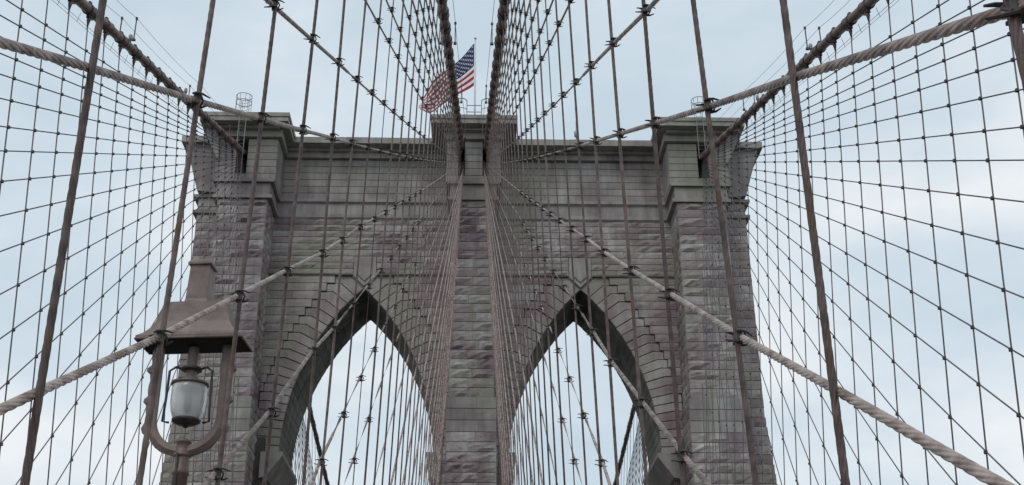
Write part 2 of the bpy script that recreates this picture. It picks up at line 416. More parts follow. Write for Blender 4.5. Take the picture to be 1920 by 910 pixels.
# ---- buttress facings: individually pickable stones on the three fronts
def add_block(o, u, nrm, w, h, rough, proud, mat):
    m_ = MB(); stone(m_, o, u, nrm, w, h, rough, proud, 4, 3, depth=.35)
    return tpart(m_, 'stone_block', mat)
nblock = 0
for (bx0, bx1) in ((-1.48, 1.48), (14.5, 17.97), (-17.97, -14.5)):
    z = 17.6
    while z < 39.05:
        smooth = 22.25 < z < 24.6
        low = z < 24.6
        h = .79 if smooth else .665
        if z < 22.25 and z + h > 22.25: h = 22.26 - z
        if z + h > 39.05 - .3: h = 39.1 - z
        ex = .15 if low else 0.0
        x0, x1 = bx0 - ex, bx1 + ex; Yf = BF - (.1 if low else 0)
        x = x0
        for w in widths(x1 - x0, .95 if not smooth else 1.0, 2.1):
            rg = .015 if smooth else random.choice((.05, .08, .12, .16, .22))
            if nblock < 298: add_block((x, Yf, z), UX, NF, w, h, rg, .03, M['ashlar'] if smooth else M['rock']); nblock += 1
            x += w
        z += h
fac = MB()
for (bx0, bx1) in ((-1.48, 1.48), (14.5, 17.97), (-17.97, -14.5)):
    courses(fac, bx0 - .15, bx1 + .15, 8.0, 17.6, .665, BF - .1, .16, .8, 1.7)
    for sgx, X in ((-1, bx0), (1, bx1)):
        side_courses(fac, X - sgx * (-.15), sgx, BF - .05, WF, 17.6, 24.6, .665, .12)
        side_courses(fac, X, sgx, BF + .0, WF, 24.6, 39.1, .665, .14)
tpart(fac, 'buttress_side_masonry', M['rock'], stuff=True)

# ---- shoulders outside the outer buttresses, with batter
sh = MB()
for sg in (-1, 1):
    a, b_ = (18.0, 19.92)
    n = 33; zz = 17.6; 
    while zz < 43.6:
        ex = 0 if zz > 24 else (24 - zz) * .085
        h = .65; x0, x1 = sorted((sg * a, sg * (b_ + ex)))
        x = x0
        for w in widths(x1 - x0, .8, 1.4):
            stone(sh, (x, WF - .55, zz), UX, NF, w, h, .12, .02, 3, 2); x += w
        y = WF - .55 if sg > 0 else WF + WT + .5
        for w in widths(WT + 1.05, .9, 1.6):
            stone(sh, (sg * (b_ + ex), y, zz), UY * sg, Vector((sg, 0, 0)), w, h, .14, .02, 3, 2); y += w * sg
        zz += h
tpart(sh, 'shoulder_masonry', M['rock'], stuff=True)

# ---- wall courses beside and above the arches
wall = MB()
for k in range(NK):
    z0 = ZS + HC * k
    for sg in (-1, 1):
        xo = step_x(k)
        segs = []
        if xo < CX1 - .12: segs.append((xo, CX1 + .06))
        xi = 2 * AC - xo
        if xi > CX0 + .12: segs.append((CX0 - .06, xi))
        for a, b_ in segs:
            x0, x1 = sorted((sg * a, sg * b_)); x = x0
            for w in widths(x1 - x0, 1.1, 2.9):
                stone(wall, (x, WF, z0), UX, NF, w, HC, .07, .04, 4, 2, depth=.5); x += w
for sg in (-1, 1):
    x0, x1 = sorted((sg * (CX0 - .06), sg * (CX1 + .06)))
    for zz0 in (ZS + HC * NK,):
        # leave room for the keystone panel
        for k in range(9):
            h = (39.1 - zz0) / 9; za = zz0 + k * h
            ka, kb = sorted((sg * (AC - .82), sg * (AC + .82)))
            parts_ = [(x0, ka), (kb, x1)] if za < 36.0 else [(x0, x1)]
            for a, b_ in parts_:
                x = a
                for w in widths(b_ - a, 1.3, 3.2):
                    stone(wall, (x, WF, za), UX, NF, w, h, random.choice((.05, .09, .14)), .02, 6, 2); x += w
    # lower pier faces
    a, b_ = sorted((sg * (CX0 - .06), sg * 2.57)); courses(wall, a, b_, 8, ZS, .65, WF, .08, .6, 1.2)
    a, b_ = sorted((sg * 13.7, sg * (CX1 + .06))); courses(wall, a, b_, 8, ZS - .02, .65, WF, .08, .6, 1.2)
    side_courses(wall, sg * 2.57, sg, WF + .03, WF + WT, 8, ZS, .65, .06)
    side_courses(wall, sg * 13.7, -sg, WF + .03, WF + WT, 8, ZS, .65, .06)
tpart(wall, 'wall_masonry', M['rock'], stuff=True)

# ---- voussoirs, one per course each side of each arch, full depth of the wall
for ac in (-1, 1):
    for side in (-1, 1):
        for k in range(NK + 1):
            if k < NK:
                I0, P0 = arch_pts(k); I1, P1 = arch_pts(k + 1)
                lim = CX1 if side > 0 else 2 * AC - CX0
                sx_ = P0[0] + ST; sx_ = sx_ if sx_ < lim - .13 else lim + .5
                poly = [I0, P0, (sx_, P0[1]), (sx_, P1[1]), P1, I1]
            else:
                I0, P0 = arch_pts(NK); poly = [(I0[0], I0[1]), (P0[0], P0[1] + .0), (AC + .84, P0[1]), (AC + .82, 34.5), (AC + .02, 33.72), (AC + .02, 33.62)]
            lim = CX1 if side > 0 else 2 * AC - CX0
            if ac * side < 0: pass
            poly = clipx(poly, lim)
            # shrink for the joint
            cx = sum(p[0] for p in poly) / len(poly); cz = sum(p[1] for p in poly) / len(poly)
            if k < NK: poly = [(p[0] + (cx - p[0]) * .022, p[1] + (cz - p[1]) * .075) for p in poly]
            if side < 0: poly = [(2 * AC - p[0], p[1]) for p in poly]
            poly = [(ac * p[0], p[1]) for p in poly]
            m_ = MB(); m_.prism(poly, WF + .07 - random.uniform(0, .05), WF + WT, bevel=.035)
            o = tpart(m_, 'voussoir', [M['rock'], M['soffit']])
            # soffit faces get a darker stone colour than the front
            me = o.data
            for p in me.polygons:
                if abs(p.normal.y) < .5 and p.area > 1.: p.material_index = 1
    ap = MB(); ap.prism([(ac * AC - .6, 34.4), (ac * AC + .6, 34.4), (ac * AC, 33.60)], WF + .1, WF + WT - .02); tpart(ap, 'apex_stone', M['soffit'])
    # keystone panel
    ks = MB(); c = ac * AC
    ks.prism([(c - .8, 36.05), (c - .8, 34.52), (c, 33.72), (c + .8, 34.52), (c + .8, 36.05)], WF - .10, WF + .4, bevel=.03)
    kk_ = tpart(ks, 'keystone', M['ashlar'])
    k2 = MB(); k2.prism([(c - .55, 36.0), (c - .55, 34.62), (c, 34.08), (c + .55, 34.62), (c + .55, 36.0)], WF - .19, WF - .08, bevel=.05); k2.build('keystone_panel', M['ashlar'], kk_)
    lab = MB()
    for a, b_ in ((CX0, AC - .9), (AC + .9, CX1)):
        lab.box(ac * a, ac * b_, WF - .12, WF + .05, ZS + HC * NK - .05, ZS + HC * NK + .07)
    tpart(lab, 'label_moulding', M['grime'])
    # imposts
    for (xe, xin, d_) in ((13.9, 12.45, 1), (2.3, 3.0, -1)):
        im = MB()
        im.prism([(ac * xe, 21.55), (ac * xin, 21.55), (ac * xin, 21.3), (ac * (xin + d_ * (1.0 if d_ > 0 else .3)), 19.9 if d_ > 0 else 19.6), (ac * xe, 19.8)], WF - .75, WF + WT + .5)
        tpart(im, 'impost', M['ashlar'])

# ---- belts, upper ashlar, cornice
up = MB()
for sg in (-1, 1):
    x0, x1 = sorted((sg * 1.6, sg * 14.4))
    courses(up, x0, x1, 39.4, 40.35, .95, WF - .03, .012, 1.4, 2.6, mi=0)
    courses(up, x0 - .0, x1, 40.6, 43.95, .56, WF - .0, .012, 1.2, 2.4)
for cx, hw1, hw2 in ((0, 1.62, 1.95), (16.25, 1.88, 2.15), (-16.25, 1.88, 2.15)):
    courses(up, cx - hw1, cx + hw1, 39.4, 40.35, .95, BF - .06, .012, 1.0, 1.8)
    for s2 in (-1, 1):
        side_courses(up, cx + s2 * hw1, s2, BF - .04, WF, 39.4, 40.35, .95, .012, 1.0, 1.7)
tpart(up, 'ashlar_masonry', M['ashlar'], stuff=True)
# upper buttress shafts with deep cable slots
slots = {0: [(-1.10, -.64), (.64, 1.10)], 16.25: [(16.2, 16.98)], -16.25: [(-16.98, -16.2)]}
for cx, hw in ((0, 1.95), (16.25, 2.15), (-16.25, 2.15)):
    m_ = MB(); xs = [cx - hw]
    for a, b_ in slots[cx]: xs += [a, b_]
    xs.append(cx + hw)
    for a, b_ in zip(xs[::2], xs[1::2]):
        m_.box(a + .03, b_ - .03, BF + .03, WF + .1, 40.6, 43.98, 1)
        n = 6; hh = 3.35 / n
        for k in range(n):
            x = a
            for w in widths(b_ - a, .7, 1.6):
                stone(m_, (x, BF, 40.6 + k * hh), UX, NF, w, hh, .02, .02, 2, 2, depth=.4, mi=0); x += w
    for s2 in (-1, 1): side_courses(m_, cx + s2 * hw, s2, BF + .02, WF, 40.6, 43.95, .56, .012, 1.0, 1.9)
    for a, b_ in slots[cx]:      # sill and back of each slot
        m_.box(a - .01, b_ + .01, BF + .05, WF + .1, 40.6, 41.15, 0)
    m_.box(cx - hw + .02, cx + hw - .02, BF + 1.5, BF + 1.7, 40.6, 43.98, 0)
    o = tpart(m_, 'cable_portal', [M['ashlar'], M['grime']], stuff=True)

def belt(z0, z1, pr, k):
    m_ = MB(); e0 = .002 * k
    for sg in (-1, 1):
        m_.box(sg * 1.5, sg * 14.5, WF - pr, WF + .3, z0, z1)
        m_.box(sg * 18.1, sg * (19.95 + pr + .12), WF - .55 - pr, WF + WT + .5 + pr, z0 + e0, z1 - e0)
    for cx, hw in ((0, 1.66), (16.25, 1.92), (-16.25, 1.92)):
        m_.box(cx - hw - pr, cx + hw + pr, BF - .06 - pr, WF + .31, z0 + .003, z1 + .004)
        m_.box(cx - hw - pr, cx + hw + pr, WF + WT - .31, BB + pr, z0 + .003, z1 + .004)
    # chamfered wash below
    for sg in (-1, 1):
        m_.add([(sg * 1.5, WF - pr + .02, z0 - .001), (sg * 14.5, WF - pr + .02, z0 - .001), (sg * 14.5, WF, z0 - .16), (sg * 1.5, WF, z0 - .16)], [(0, 1, 2, 3)])
    return tpart(m_, 'string_course', M['ashlar'])
belt(40.37, 40.6, .22, 1); belt(39.12, 39.38, .16, 2)

def frame_stones(name, x0, x1, y0, y1, z0, z1_, mat, lo=1.2, hi=2.2, axis='x'):
    """a moulding or fascia made of long stones laid end to end"""
    pos = x0 if axis == 'x' else y0
    for w in widths((x1 - x0) if axis == 'x' else (y1 - y0), lo, hi):
        m_ = MB(); j = random.uniform(0, .035); z1 = z1_ - random.uniform(0, .02)
        if axis == 'x': m_.box(pos + .006, pos + w - .006, y0 - j, y1, z0, z1)
        else: m_.box(x0 - j, x1 + j, pos + .006, pos + w - .006, z0, z1)
        tpart(m_, name, mat); pos += w
Y0c, Y1c = WF - 1.4, WF + WT + 1.4
for sg in (-1, 1):
    a, b_ = sorted((sg * 3.06, sg * 13.25)); frame_stones('cornice_stone', a, b_, Y0c, Y0c + 1.6, 44.62, 45.12, M['ashlar'])
    a, b_ = sorted((sg * 19.56, sg * 21.45)); frame_stones('cornice_stone', a, b_, Y0c, Y1c, 44.60, 45.12, M['ashlar'], axis='y')
    a, b_ = sorted((sg * 1.9, sg * 14.1)); m_ = MB(); m_.box(a, b_, WF - .33, WF + .3, 43.97, 44.619); tpart(m_, 'neck_moulding', M['ashlar']); m_ = MB(); m_.box(a + .02, b_ - .02, WF - .62, WF - .331, 44.4, 44.618); tpart(m_, 'cornice_moulding', M['ashlar'])
for cx, hw, nk in ((0, 3.05, 2.2), (16.4, 3.14, 2.45), (-16.4, 3.14, 2.45)):
    frame_stones('cornice_stone', cx - hw, cx + hw, BF - 1.4, WF + .2, 44.66, 45.24, M['ashlar'])
    m_ = MB(); c2 = cx - (.15 if cx > 0 else (-.15 if cx < 0 else 0))
    m_.box(c2 - nk, c2 + nk, BF - .33, WF + .2, 43.99, 44.655); tpart(m_, 'neck_moulding', M['ashlar'])
    m_ = MB(); m_.box(c2 - nk, c2 + nk, WF + WT - .2, BB + .3, 43.99, 44.655); tpart(m_, 'neck_moulding', M['ashlar'])
    m_ = MB(); m_.box(cx - hw - .07, cx + hw + .07, BF - 1.49, WF + .25, 45.02, 45.32); m_.box(cx - hw + .7, cx + hw - .7, BF - .75, WF + .22, 44.48, 44.665); tpart(m_, 'cornice_moulding', M['ashlar'])
    m_ = MB(); m_.box(cx - hw, cx + hw, WF + WT - .2, BB + 1.4, 44.66, 45.24); tpart(m_, 'cornice_slab', M['ashlar'])
m_ = MB(); m_.box(-19.5, 19.5, WF + .21, WF + WT - .21, 43.99, 45.10)
m_.box(-13.2, -3.1, WF + WT - .2, Y1c, 44.62, 45.1); m_.box(3.1, 13.2, WF + WT - .2, Y1c, 44.62, 45.1); tpart(m_, 'roof_slab', M['ashlar'])
for sg in (-1, 1):      # corbelled flare under the side cornices and outside each outer block
    m_ = MB()
    m_.prism([(sg * 18.5, 44.6), (sg * 21.2, 44.6), (sg * 21.0, 44.0), (sg * 20.0, 40.75), (sg * 18.5, 40.6)], WF - 1.05, WF + WT + 1.05)
    m_.prism([(sg * 18.2, 44.63), (sg * 19.3, 44.63), (sg * 19.2, 44.1), (sg * 18.3, 42.2), (sg * 18.2, 42.2)], BF - .28, WF - 1.06)
    tpart(m_, 'corbel', M['ashlar'])

# ------------------------------------------------------------------ roof furniture: flagpole, flag, cages, railing
pole = MB(); pole.tube([(.03, 83, 45.1), (.03, 83, 56.9)], [.10, .055], 10); pole_o = pole.build('flagpole', M['white'], None, True)
tag(pole_o, 'tall white flagpole standing on the centre of the tower roof', 'flagpole')
b_ = MB(); b_.lathe([(.001, -.09), (.08, -.05), (.11, 0.02), (.08, .09), (.001, .13)], 10, (.03, 83, 56.98)); b_.build('finial', M['steel'], pole_o, True)

# flag flying to the left, drooping towards its fly end
NU, NV = 40, 26
HO, FL = 4.05, 5.6
def flag_pt(u, v, off=0.):
    """u along the fly 0..1, v down the hoist 0..1"""
    sx = u * 4.45 * (1 - .04 * u)
    z = 56.55 - v * HO - u * (2.45 * v + 4.7 * (1 - v)) - .25 * math.sin(u * PI) + .10 * math.sin(u * 10 + v * 3) * u
    yy = 83 + .42 * math.sin(u * 8.5 + v * 2.2) * min(1, u * 2) + .22 * math.sin(u * 15 - v * 4) * u + .4 * u
    return (-.06 - sx + .12 * math.sin(v * 6 + u * 7) * u, yy + off, z)
fb = MB(); vs = [flag_pt(i / NU, j / NV) for j in range(NV + 1) for i in range(NU + 1)]
fs = []; fm = []
for j in range(NV):
    for i in range(NU):
        a = j * (NU + 1) + i; fs.append((a, a + NU + 1, a + NU + 2, a + 1)); st = j // 2
        fm.append(2 if (i < NU * .4 and j < 14) else (0 if st % 2 == 0 else 1))
fb.v = vs; fb.f = fs; fb.m = fm
fo = fb.build('flag', [M['red'], M['fwhite'], M['blue']], None, True)
tag(fo, 'stars and stripes flag blowing left from the pole on the tower top', 'flag')
sb = MB()
for r_ in range(9):
    for c in range(6 if r_ % 2 == 0 else 5):
        u = (.4) * ((c * 2 + 1 + (r_ % 2)) / 12.0); v = (7 / 13) * (r_ + 1) / 10.0
        for off in (-.03, .03):
            pc = Vector(flag_pt(u, v, off)); ring = []
            for q in range(10):
                rr_ = .105 if q % 2 == 0 else .045; an = PI / 2 + q * PI / 5
                ring.append(Vector(flag_pt(u + rr_ * math.cos(an) / FL, v - rr_ * math.sin(an) / HO, off)))
            sb.add([pc] + ring, [(0, 1 + q, 1 + (q + 1) % 10) for q in range(10)])
sb.build('stars', M['fwhite'], fo)

def cage(x, y, z, label, w=1.1, ladder=0):
    o = empty('ladder_cage', (x, y, z), label, 'ladder', 'ladders with safety cages on the tower top')
    for i, (h, fl) in enumerate(((1.05, 0), (.55, 0))):
        m_ = MB(); m_.tube([(w / 2 * math.cos(a), -w / 2 * math.sin(a) - .05, h + .25) for a in np.linspace(0, PI * 2, 17)], .028, 5, cap=False); m_.build('hoop', M['steel'], o)
    for a in (0, .6, 1.2, 1.9, 2.5, PI):
        m_ = MB(); m_.tube([(w / 2 * math.cos(a), -w / 2 * math.sin(a) - .05, -.0), (w / 2 * math.cos(a), -w / 2 * math.sin(a) - .05, 1.3)], .022, 5); m_.build('cage_bar', M['steel'], o)
    for sx in (-1, 1):
        m_ = MB(); m_.tube([(sx * .24, .12, -ladder), (sx * .24, .12, 1.05), (sx * .24, .5, 1.2), (sx * .24, .7, .9), (sx * .24, .7, 0)], .024, 5); m_.build('stringer', M['steel'], o)
    k = -ladder + .15
    while k < .9:
        m_ = MB(); m_.tube([(-.24, .12, k), (.24, .12, k)], .016, 4); m_.build('rung', M['steel'], o); k += .3
    return o
cage(-16.45, BF - 1.75, 45.1, 'caged ladder hanging over the left block of the tower cornice', ladder=5.0)
cage(16.25, BF - 1.75, 45.24, 'caged ladder hanging over the right block of the tower cornice', ladder=3.4)
for sx, nm in ((-1, 'left'), (1, 'right')):
    o = empty('access_hoop', (sx * .93, BF - .9, 45.24), 'arched steel guard hoop on the tower centre, %s of the flagpole' % nm, 'guard rail', 'guard hoops beside the flagpole')
    for q in (-.4, .4):
        m_ = MB(); m_.tube([(q, 0, 0), (q, 0, 1.55)], .035, 6); m_.build('post', M['steel'], o)
    m_ = MB(); m_.tube([(.4 * math.cos(a), -.35 * math.sin(a), 1.55 + .03 * math.sin(a)) for a in np.linspace(0, PI, 11)], .035, 6); m_.build('hoop', M['steel'], o)
    m_ = MB(); m_.tube([(.4 * math.cos(a), -.35 * math.sin(a), .8) for a in np.linspace(0, PI, 11)], .026, 6); m_.build('hoop', M['steel'], o)
o = empty('roof_railing', (0, BF - .9, 45.24), 'low steel railing between the two guard hoops on the tower roof', 'railing')
for z in (.65, 1.2):
    m_ = MB(); m_.tube([(-.53, 0, z), (.53, 0, z)], .03, 6); m_.build('rail', M['steel'], o)
bc = MB(); bc.lathe([(.05, 0), (.05, .5), (.16, .55), (.16, .95), (.08, 1.05), (.03, 1.15), (.02, 1.9)], 8, (7.65, WF - .9, 45.12)); bo = bc.build('roof_beacon', M['steel'], None, True)
tag(bo, 'small grey beacon on the tower cornice right of the flag', 'beacon')

# ------------------------------------------------------------------ MAIN CABLES, bands, hand ropes
def band_mesh(near=True):
    mb = MB(); n = 14
    mb.lathe([(.2, -.40), (.24, -.39), (.25, -.37), (.25, -.32), (.235, -.30), (.235, .30), (.25, .32), (.25, .37), (.24, .39), (.2, .40)], n)
    # local z is the cable axis, local y is up
    mb.box(-.05, .05, .2, .33, -.3, .3)
    for q in (-.2, 0, .2): mb.tube([(-.09, .28, q), (.09, .28, q)], .022, 5)
    mb.box(-.045, .045, -.36, -.2, -.12, .12)
    return mb.mesh('cable_band', M['band'], False)
BAND = band_mesh()
sock = MB(); sock.tube([(0, 0, .02), (0, 0, -.10), (0, 0, -.22), (0, 0, -.42)], [.075, .085, .06, .026], 8); sock.tube([(-.11, 0, .03), (.11, 0, .03)], .03, 6)
SOCK = sock.mesh('socket', M['band'], True)
names = {(-1, 'i'): 'left inner', (1, 'i'): 'right inner', (-1, 'o'): 'left outer', (1, 'o'): 'right outer'}
OY = Y1 + 26.083 - 11 * SP      # station phase of the outer ropes
in_st = [Y1 + i * SP for i in range(-6, 34)]
out_st = [OY + i * SP for i in range(3, 33)]
def cable_path(sg, fn, ya, yb, n=14):
    return [(sg * fn(y)[0], y, fn(y)[1]) for y in np.linspace(ya, yb, n)]
def main_cable(sg, fn, ya, yb, st, label, bands_from, far=False):
    mb = MB(); mb.tube(cable_path(sg, fn, ya, yb, 26), .2, 20)
    o = mb.build('main_cable', M['cable'], None, True); tag(o, label, 'cable', 'main cables of the bridge')
    for y in st:
        if y < bands_from: continue
        X, z = fn(y); X2, z2 = fn(y + .5); dr = Vector((sg * (X2 - X), .5, z2 - z)).normalized()
        xa = Vector((1, 0, 0)); xa = (xa - dr * xa.dot(dr)).normalized(); ya_ = dr.cross(xa)
        R_ = Matrix((xa, ya_, dr)).transposed().to_4x4()
        bo = link('cable_band', BAND, o, Matrix.Translation((sg * X, y, z)) @ R_)
        if not far:
            so = link('socket', SOCK, bo); so.matrix_basis = bo.matrix_basis.inverted() @ Matrix.Translation((sg * X, y, z - .36))
    return o
for sg in (-1, 1):
    main_cable(sg, inner_cable, -12, D + .6, [y for y in in_st if y < BF - .5], 'thick brown %s main cable sloping up to the centre of the tower' % names[sg, 'i'], -8)
    main_cable(sg, outer_cable, 8, D + .6, [y for y in out_st if y < BF - .5], 'thick brown %s main cable sloping up to the outer shaft of the tower' % names[sg, 'o'], 10)
    main_cable(sg, far_outer_cable, D2 - .5, 300, [2 * D2 - D + 0 + (D - y) + 3.2 for y in out_st if y < 74] , 'dark %s main cable seen through the arch beyond the tower' % names[sg, 'o'], 0, True)
    main_cable(sg, far_inner_cable, D2 - .5, 300, [], '%s main cable running away behind the tower centre' % names[sg, 'i'], 0, True)

stm = MB(); stm.tube([(0, 0, .2), (0, 0, 1.32)], .03, 6); stm.lathe([(.001, 1.28), (.06, 1.30), (.06, 1.40), (.001, 1.42)], 8); stm.box(-.07, .07, -.07, .07, .17, .26)
STM = stm.mesh('stanchion', M['band'])
LMP = MB(); LMP.lathe([(.001, 0), (.05, 0), (.05, .12), (.09, .14), (.10, .34), (.075, .42), (.001, .44)], 10)
LMPM = LMP.mesh('necklace_lamp', M['steel'], True)
for (fn, key, ya, posts) in ((inner_cable, 'i', 2, [20.5, 34.2, 47.9, 61.6, 74]), (outer_cable, 'o', 15, [24.5, 38.0, 46.0, 60.2, 73])):
    for sg in (-1, 1):
        for off, side in ((-.33, 'inboard'), (.33, 'outboard')):
            pts = [(sg * (fn(y)[0] + off), y, fn(y)[1] + 1.36) for y in [ya] + posts + [BF - 1]]
            h = MB()
            for a, b2 in zip(pts, pts[1:]):
                h.tube([(Vector(a).lerp(Vector(b2), q / 4) - Vector((0, 0, .14 * (1 - (q / 2 - 1) ** 2)))) for q in range(5)], .011, 4, cap=False)
            ho = h.build('hand_rope', M['thin']); tag(ho, 'thin %s hand wire strung above the %s main cable' % (side, names[sg, key]), 'wire', 'hand wires above the main cables')
            for k, y in enumerate(posts):
                po = link('stanchion', STM, None, Matrix.Translation((sg * (fn(y)[0] + off), y, fn(y)[1])))
                tag(po, '%s stanchion from the camera holding the %s wire of the %s cable' % (ordinal(k + 1), side, names[sg, key]), 'post', 'stanchions standing on the main cables')
        if key == 'o':
            for k, y in enumerate([38.6, 46.6, 58.0]):
                po = link('necklace_lamp', LMPM, None, Matrix.Translation((sg * (fn(y)[0]), y, fn(y)[1] + .22)))
                tag(po, '%s small grey lamp from the camera on top of the %s cable' % (ordinal(k + 1), names[sg, 'o']), 'lamp', 'small lamps along the outer cables')
            w_ = MB(); pts = [(sg * (fn(y)[0] + .28), y, fn(y)[1] - .52) for y in np.linspace(15, 76, 30)]
            w_.tube(pts, .012, 4, cap=False); w_.tube([(p[0], p[1], p[2] - .16) for p in pts], .01, 4, cap=False)
            for y in np.arange(15, 76, 1.15): w_.tube([(sg * (fn(y)[0] + .28), y, fn(y)[1] - .7), (sg * (fn(y)[0] + .22), y + .1, fn(y)[1] - .2)], .012, 4, cap=False)
            wo = w_.build('conduit_wire', M['steel']); tag(wo, 'pair of thin wires clipped under the %s main cable' % names[sg, 'o'], 'wire', 'thin conduit wires under the outer cables')

# ------------------------------------------------------------------ SUSPENDERS
SR, TR = .0203, .0248
in_idx = [i for i in range(-2, 33)]
for sg in (-1, 1):
    for q, i in enumerate(in_idx):
        y = Y1 + i * SP; path = susp_path(sg, i); pts = [(sg * (x - .012), y, z) for x, z in path]
        pts[-1] = (pts[-1][0], y, pts[-1][2] - .7)
        me = rope_mesh('suspender_rope', pts, SR, M['rope'], pitch=.55, hand=sg) if (y < 22 and i >= -1) else plain_rope('suspender_rope', pts, SR, M['rope'], 8)
        o = link('suspender_rope', me)
        tag(o, '%s upright suspender rope from the camera in the %s cable plane' % (ordinal(q + 1), names[sg, 'i']), 'rope', 'suspender ropes of the inner cables')
    for q, y in enumerate(yy for yy in out_st if yy < BF - .4):
        Xc, zc = outer_cable(y); m_ = plain_rope('suspender_rope', [(sg * 13.226, y, ZD), (sg * Xc, y, zc - .7)], .024, M['thin'])
        tag(link('suspender_rope', m_), '%s thin upright suspender from the camera in the %s cable plane' % (ordinal(q + 1), names[sg, 'o']), 'rope', 'suspender ropes of the outer cables')
    for q in range(38):
        y = BB + 1.5 + q * SP; Xc, zc = far_outer_cable(y)
        m_ = plain_rope('suspender_rope', [(sg * 13.226, y, ZD), (sg * Xc, y, zc - .2)], .026, M['thin'], 4)
        tag(link('suspender_rope', m_), '%s suspender beyond the tower in the %s cable plane' % (ordinal(q + 1), names[sg, 'o']), 'rope', 'suspender ropes beyond the tower')

# ------------------------------------------------------------------ STAYS with their clamps
def clamp_mesh(r1, s=1.0):
    mb = MB()
    mb.tube([(0, 0, -.045 * s), (0, 0, .045 * s)], .027 * s, 10)
    for zz, d_ in ((.036 * s, 1), (-.036 * s, -1)):
        mb.tube([(-.03 * s * d_, -.03, zz), (0, -.036 * s, zz + .006 * d_), (.045 * s * d_, -.026 * s, zz + .006 * d_), (.10 * s * d_, .0, zz - .008 * d_)], [.008 * s, .010 * s, .009 * s, .005 * s], 6)
        mb.tube([(.03 * s * d_, .036, zz), (0, .038 * s, zz), (-.05 * s * d_, .028 * s, zz + .004 * d_), (-.09 * s * d_, .01, zz - .006 * d_)], [.008 * s, .010 * s, .009 * s, .005 * s], 6)
    mb.tube([(.03, -.035, .036), (.052, 0, .0), (.03, .035, -.036)], .008, 6)
    mb.tube([(-.02, -.035, -.036), (-.04, 0, .0), (-.02, .035, .036)], .008, 6)
    return mb.mesh('clamp', M['iron'], False)
CL = clamp_mesh(.03)
INNER_Y = [-33, -29.3, -25.5, -22.3, -19.2, -15.9, -13.27, -8.568, -5.422, -1.40, 2.012, 6.035, 9.12] + [9.12 + 4.55 * k for k in range(1, 14)]
ZSAD = 44.694; SAG = .4363
DZ = {(-1.40, 1): {0: .15, 1: .14, 2: .02, 3: .03}, (-1.40, -1): {0: .12, 1: .11, 2: -.01, 3: -.02, 4: -.04, 5: -.05, 6: -.06},
      (2.012, 1): {2: .25, 3: .22, 4: .10, 5: .04}, (2.012, -1): {2: .08, 3: .06, 4: -.02, 5: .17, 6: .02}}
def stay_z(y, yj, z0=ZSAD, Dd=D, sag=SAG):
    t_ = (y - yj) / (Dd - yj); return ZD + (z0 - ZD) * t_ - sag * 4 * t_ * (1 - t_)
for sg in (-1, 1):
    for q, yj in enumerate(INNER_Y):
        pts = [(sg * (2.2148 + .0098 * (yj - 20)), yj, ZD)]; cl = []
        for i in range(-16, 33):
            y = Y1 + i * SP
            if y <= yj + .3 or (yj > -3 and y > max(41, yj + 8)): continue
            z = stay_z(y, yj) + DZ.get((yj, sg), {}).get(i, 0)
            if i == 1 and (yj, sg) in DZ: pass
            X = X_at(susp_path(sg, i), z); pts.append((sg * (X + .022), y, z))
            if i >= -2 and i != 1: cl.append((sg * X, y, z))
        pts.append((sg * .6066, D, ZSAD))
        if yj < 14 and yj > -20: me = rope_mesh('stay_rope', pts, TR if yj < 12 else .025, M['stay'], pitch=.60, hand=-sg)
        else: me = plain_rope('stay_rope', pts, .030 if yj > 8 else .026, M['stay'], 8)
        o = link('stay_rope', me)
        tag(o, '%s highest diagonal stay fanning from the tower under the %s cable' % (ordinal(q + 1), names[sg, 'i']), 'rope', 'stays of the inner cables')
        far_ = MB()
        for (x, y, z) in cl:
            if 0 < y < (36 if yj < 8 else 26):
                c_ = link('clamp', CL, o, Matrix.Translation((x, y, z)) @ Matrix.Rotation(random.uniform(-.25, .25), 4, 'Z') @ Matrix.Rotation(random.uniform(-.12, .12), 4, 'Y'))
            elif y > 0:
                far_.box(x - .045, x + .045, y - .015, y + .015, z - .012, z + .012)
        if far_.v: fo_ = far_.build('clamps', M['iron'], o); fo_['kind'] = 'stuff'
OUTER_Y = [-26.8, -23.42, -19.94, -17.33, -14.27, -10.94, -7.35, -4.4, -.97, 2.59, 5.97, 9.69, 13.21] + [13.21 + 3.6 * k for k in range(1, 17)]
for sg in (-1, 1):
    for q, yj in enumerate(OUTER_Y):
        pts = [(sg * 13.23, yj, ZD)]; knots = MB()
        for y in out_st:
            if y <= yj + .3 or y > BF - .3: continue
            z = stay_z(y, yj, 44.694, D, .0) ; X = outer_X(y, z)
            if z > outer_cable(y)[1] - .3: continue
            pts.append((sg * (X + .03), y, z)); knots.box(sg * X - .042, sg * X + .042, y - .042, y + .042, z - .045, z + .045)
        pts.append((sg * 16.85, D, 45.0))
        pts.sort(key=lambda p: p[1])
        o = link('stay_rope', plain_rope('stay_rope', pts, .0235, M['thin'])); tag(o, '%s highest thin stay fanning from the tower in the %s cable plane' % (ordinal(q + 1), names[sg, 'o']), 'rope', 'stays of the outer cables')
        if knots.v: ko = knots.build('clamps', M['iron'], o); ko['kind'] = 'stuff'
    for q in range(24):
        yj = BB + 4 + q * 4.57
        pts = [(sg * 13.23, yj, ZD), (sg * 16.75, D2, 44.7)]
        o = link('stay_rope', plain_rope('stay_rope', pts, .03, M['thin'], 4)); tag(o, '%s steepest stay behind the tower in the %s cable plane' % (ordinal(q + 1), names[sg, 'o']), 'rope', 'stays beyond the tower')

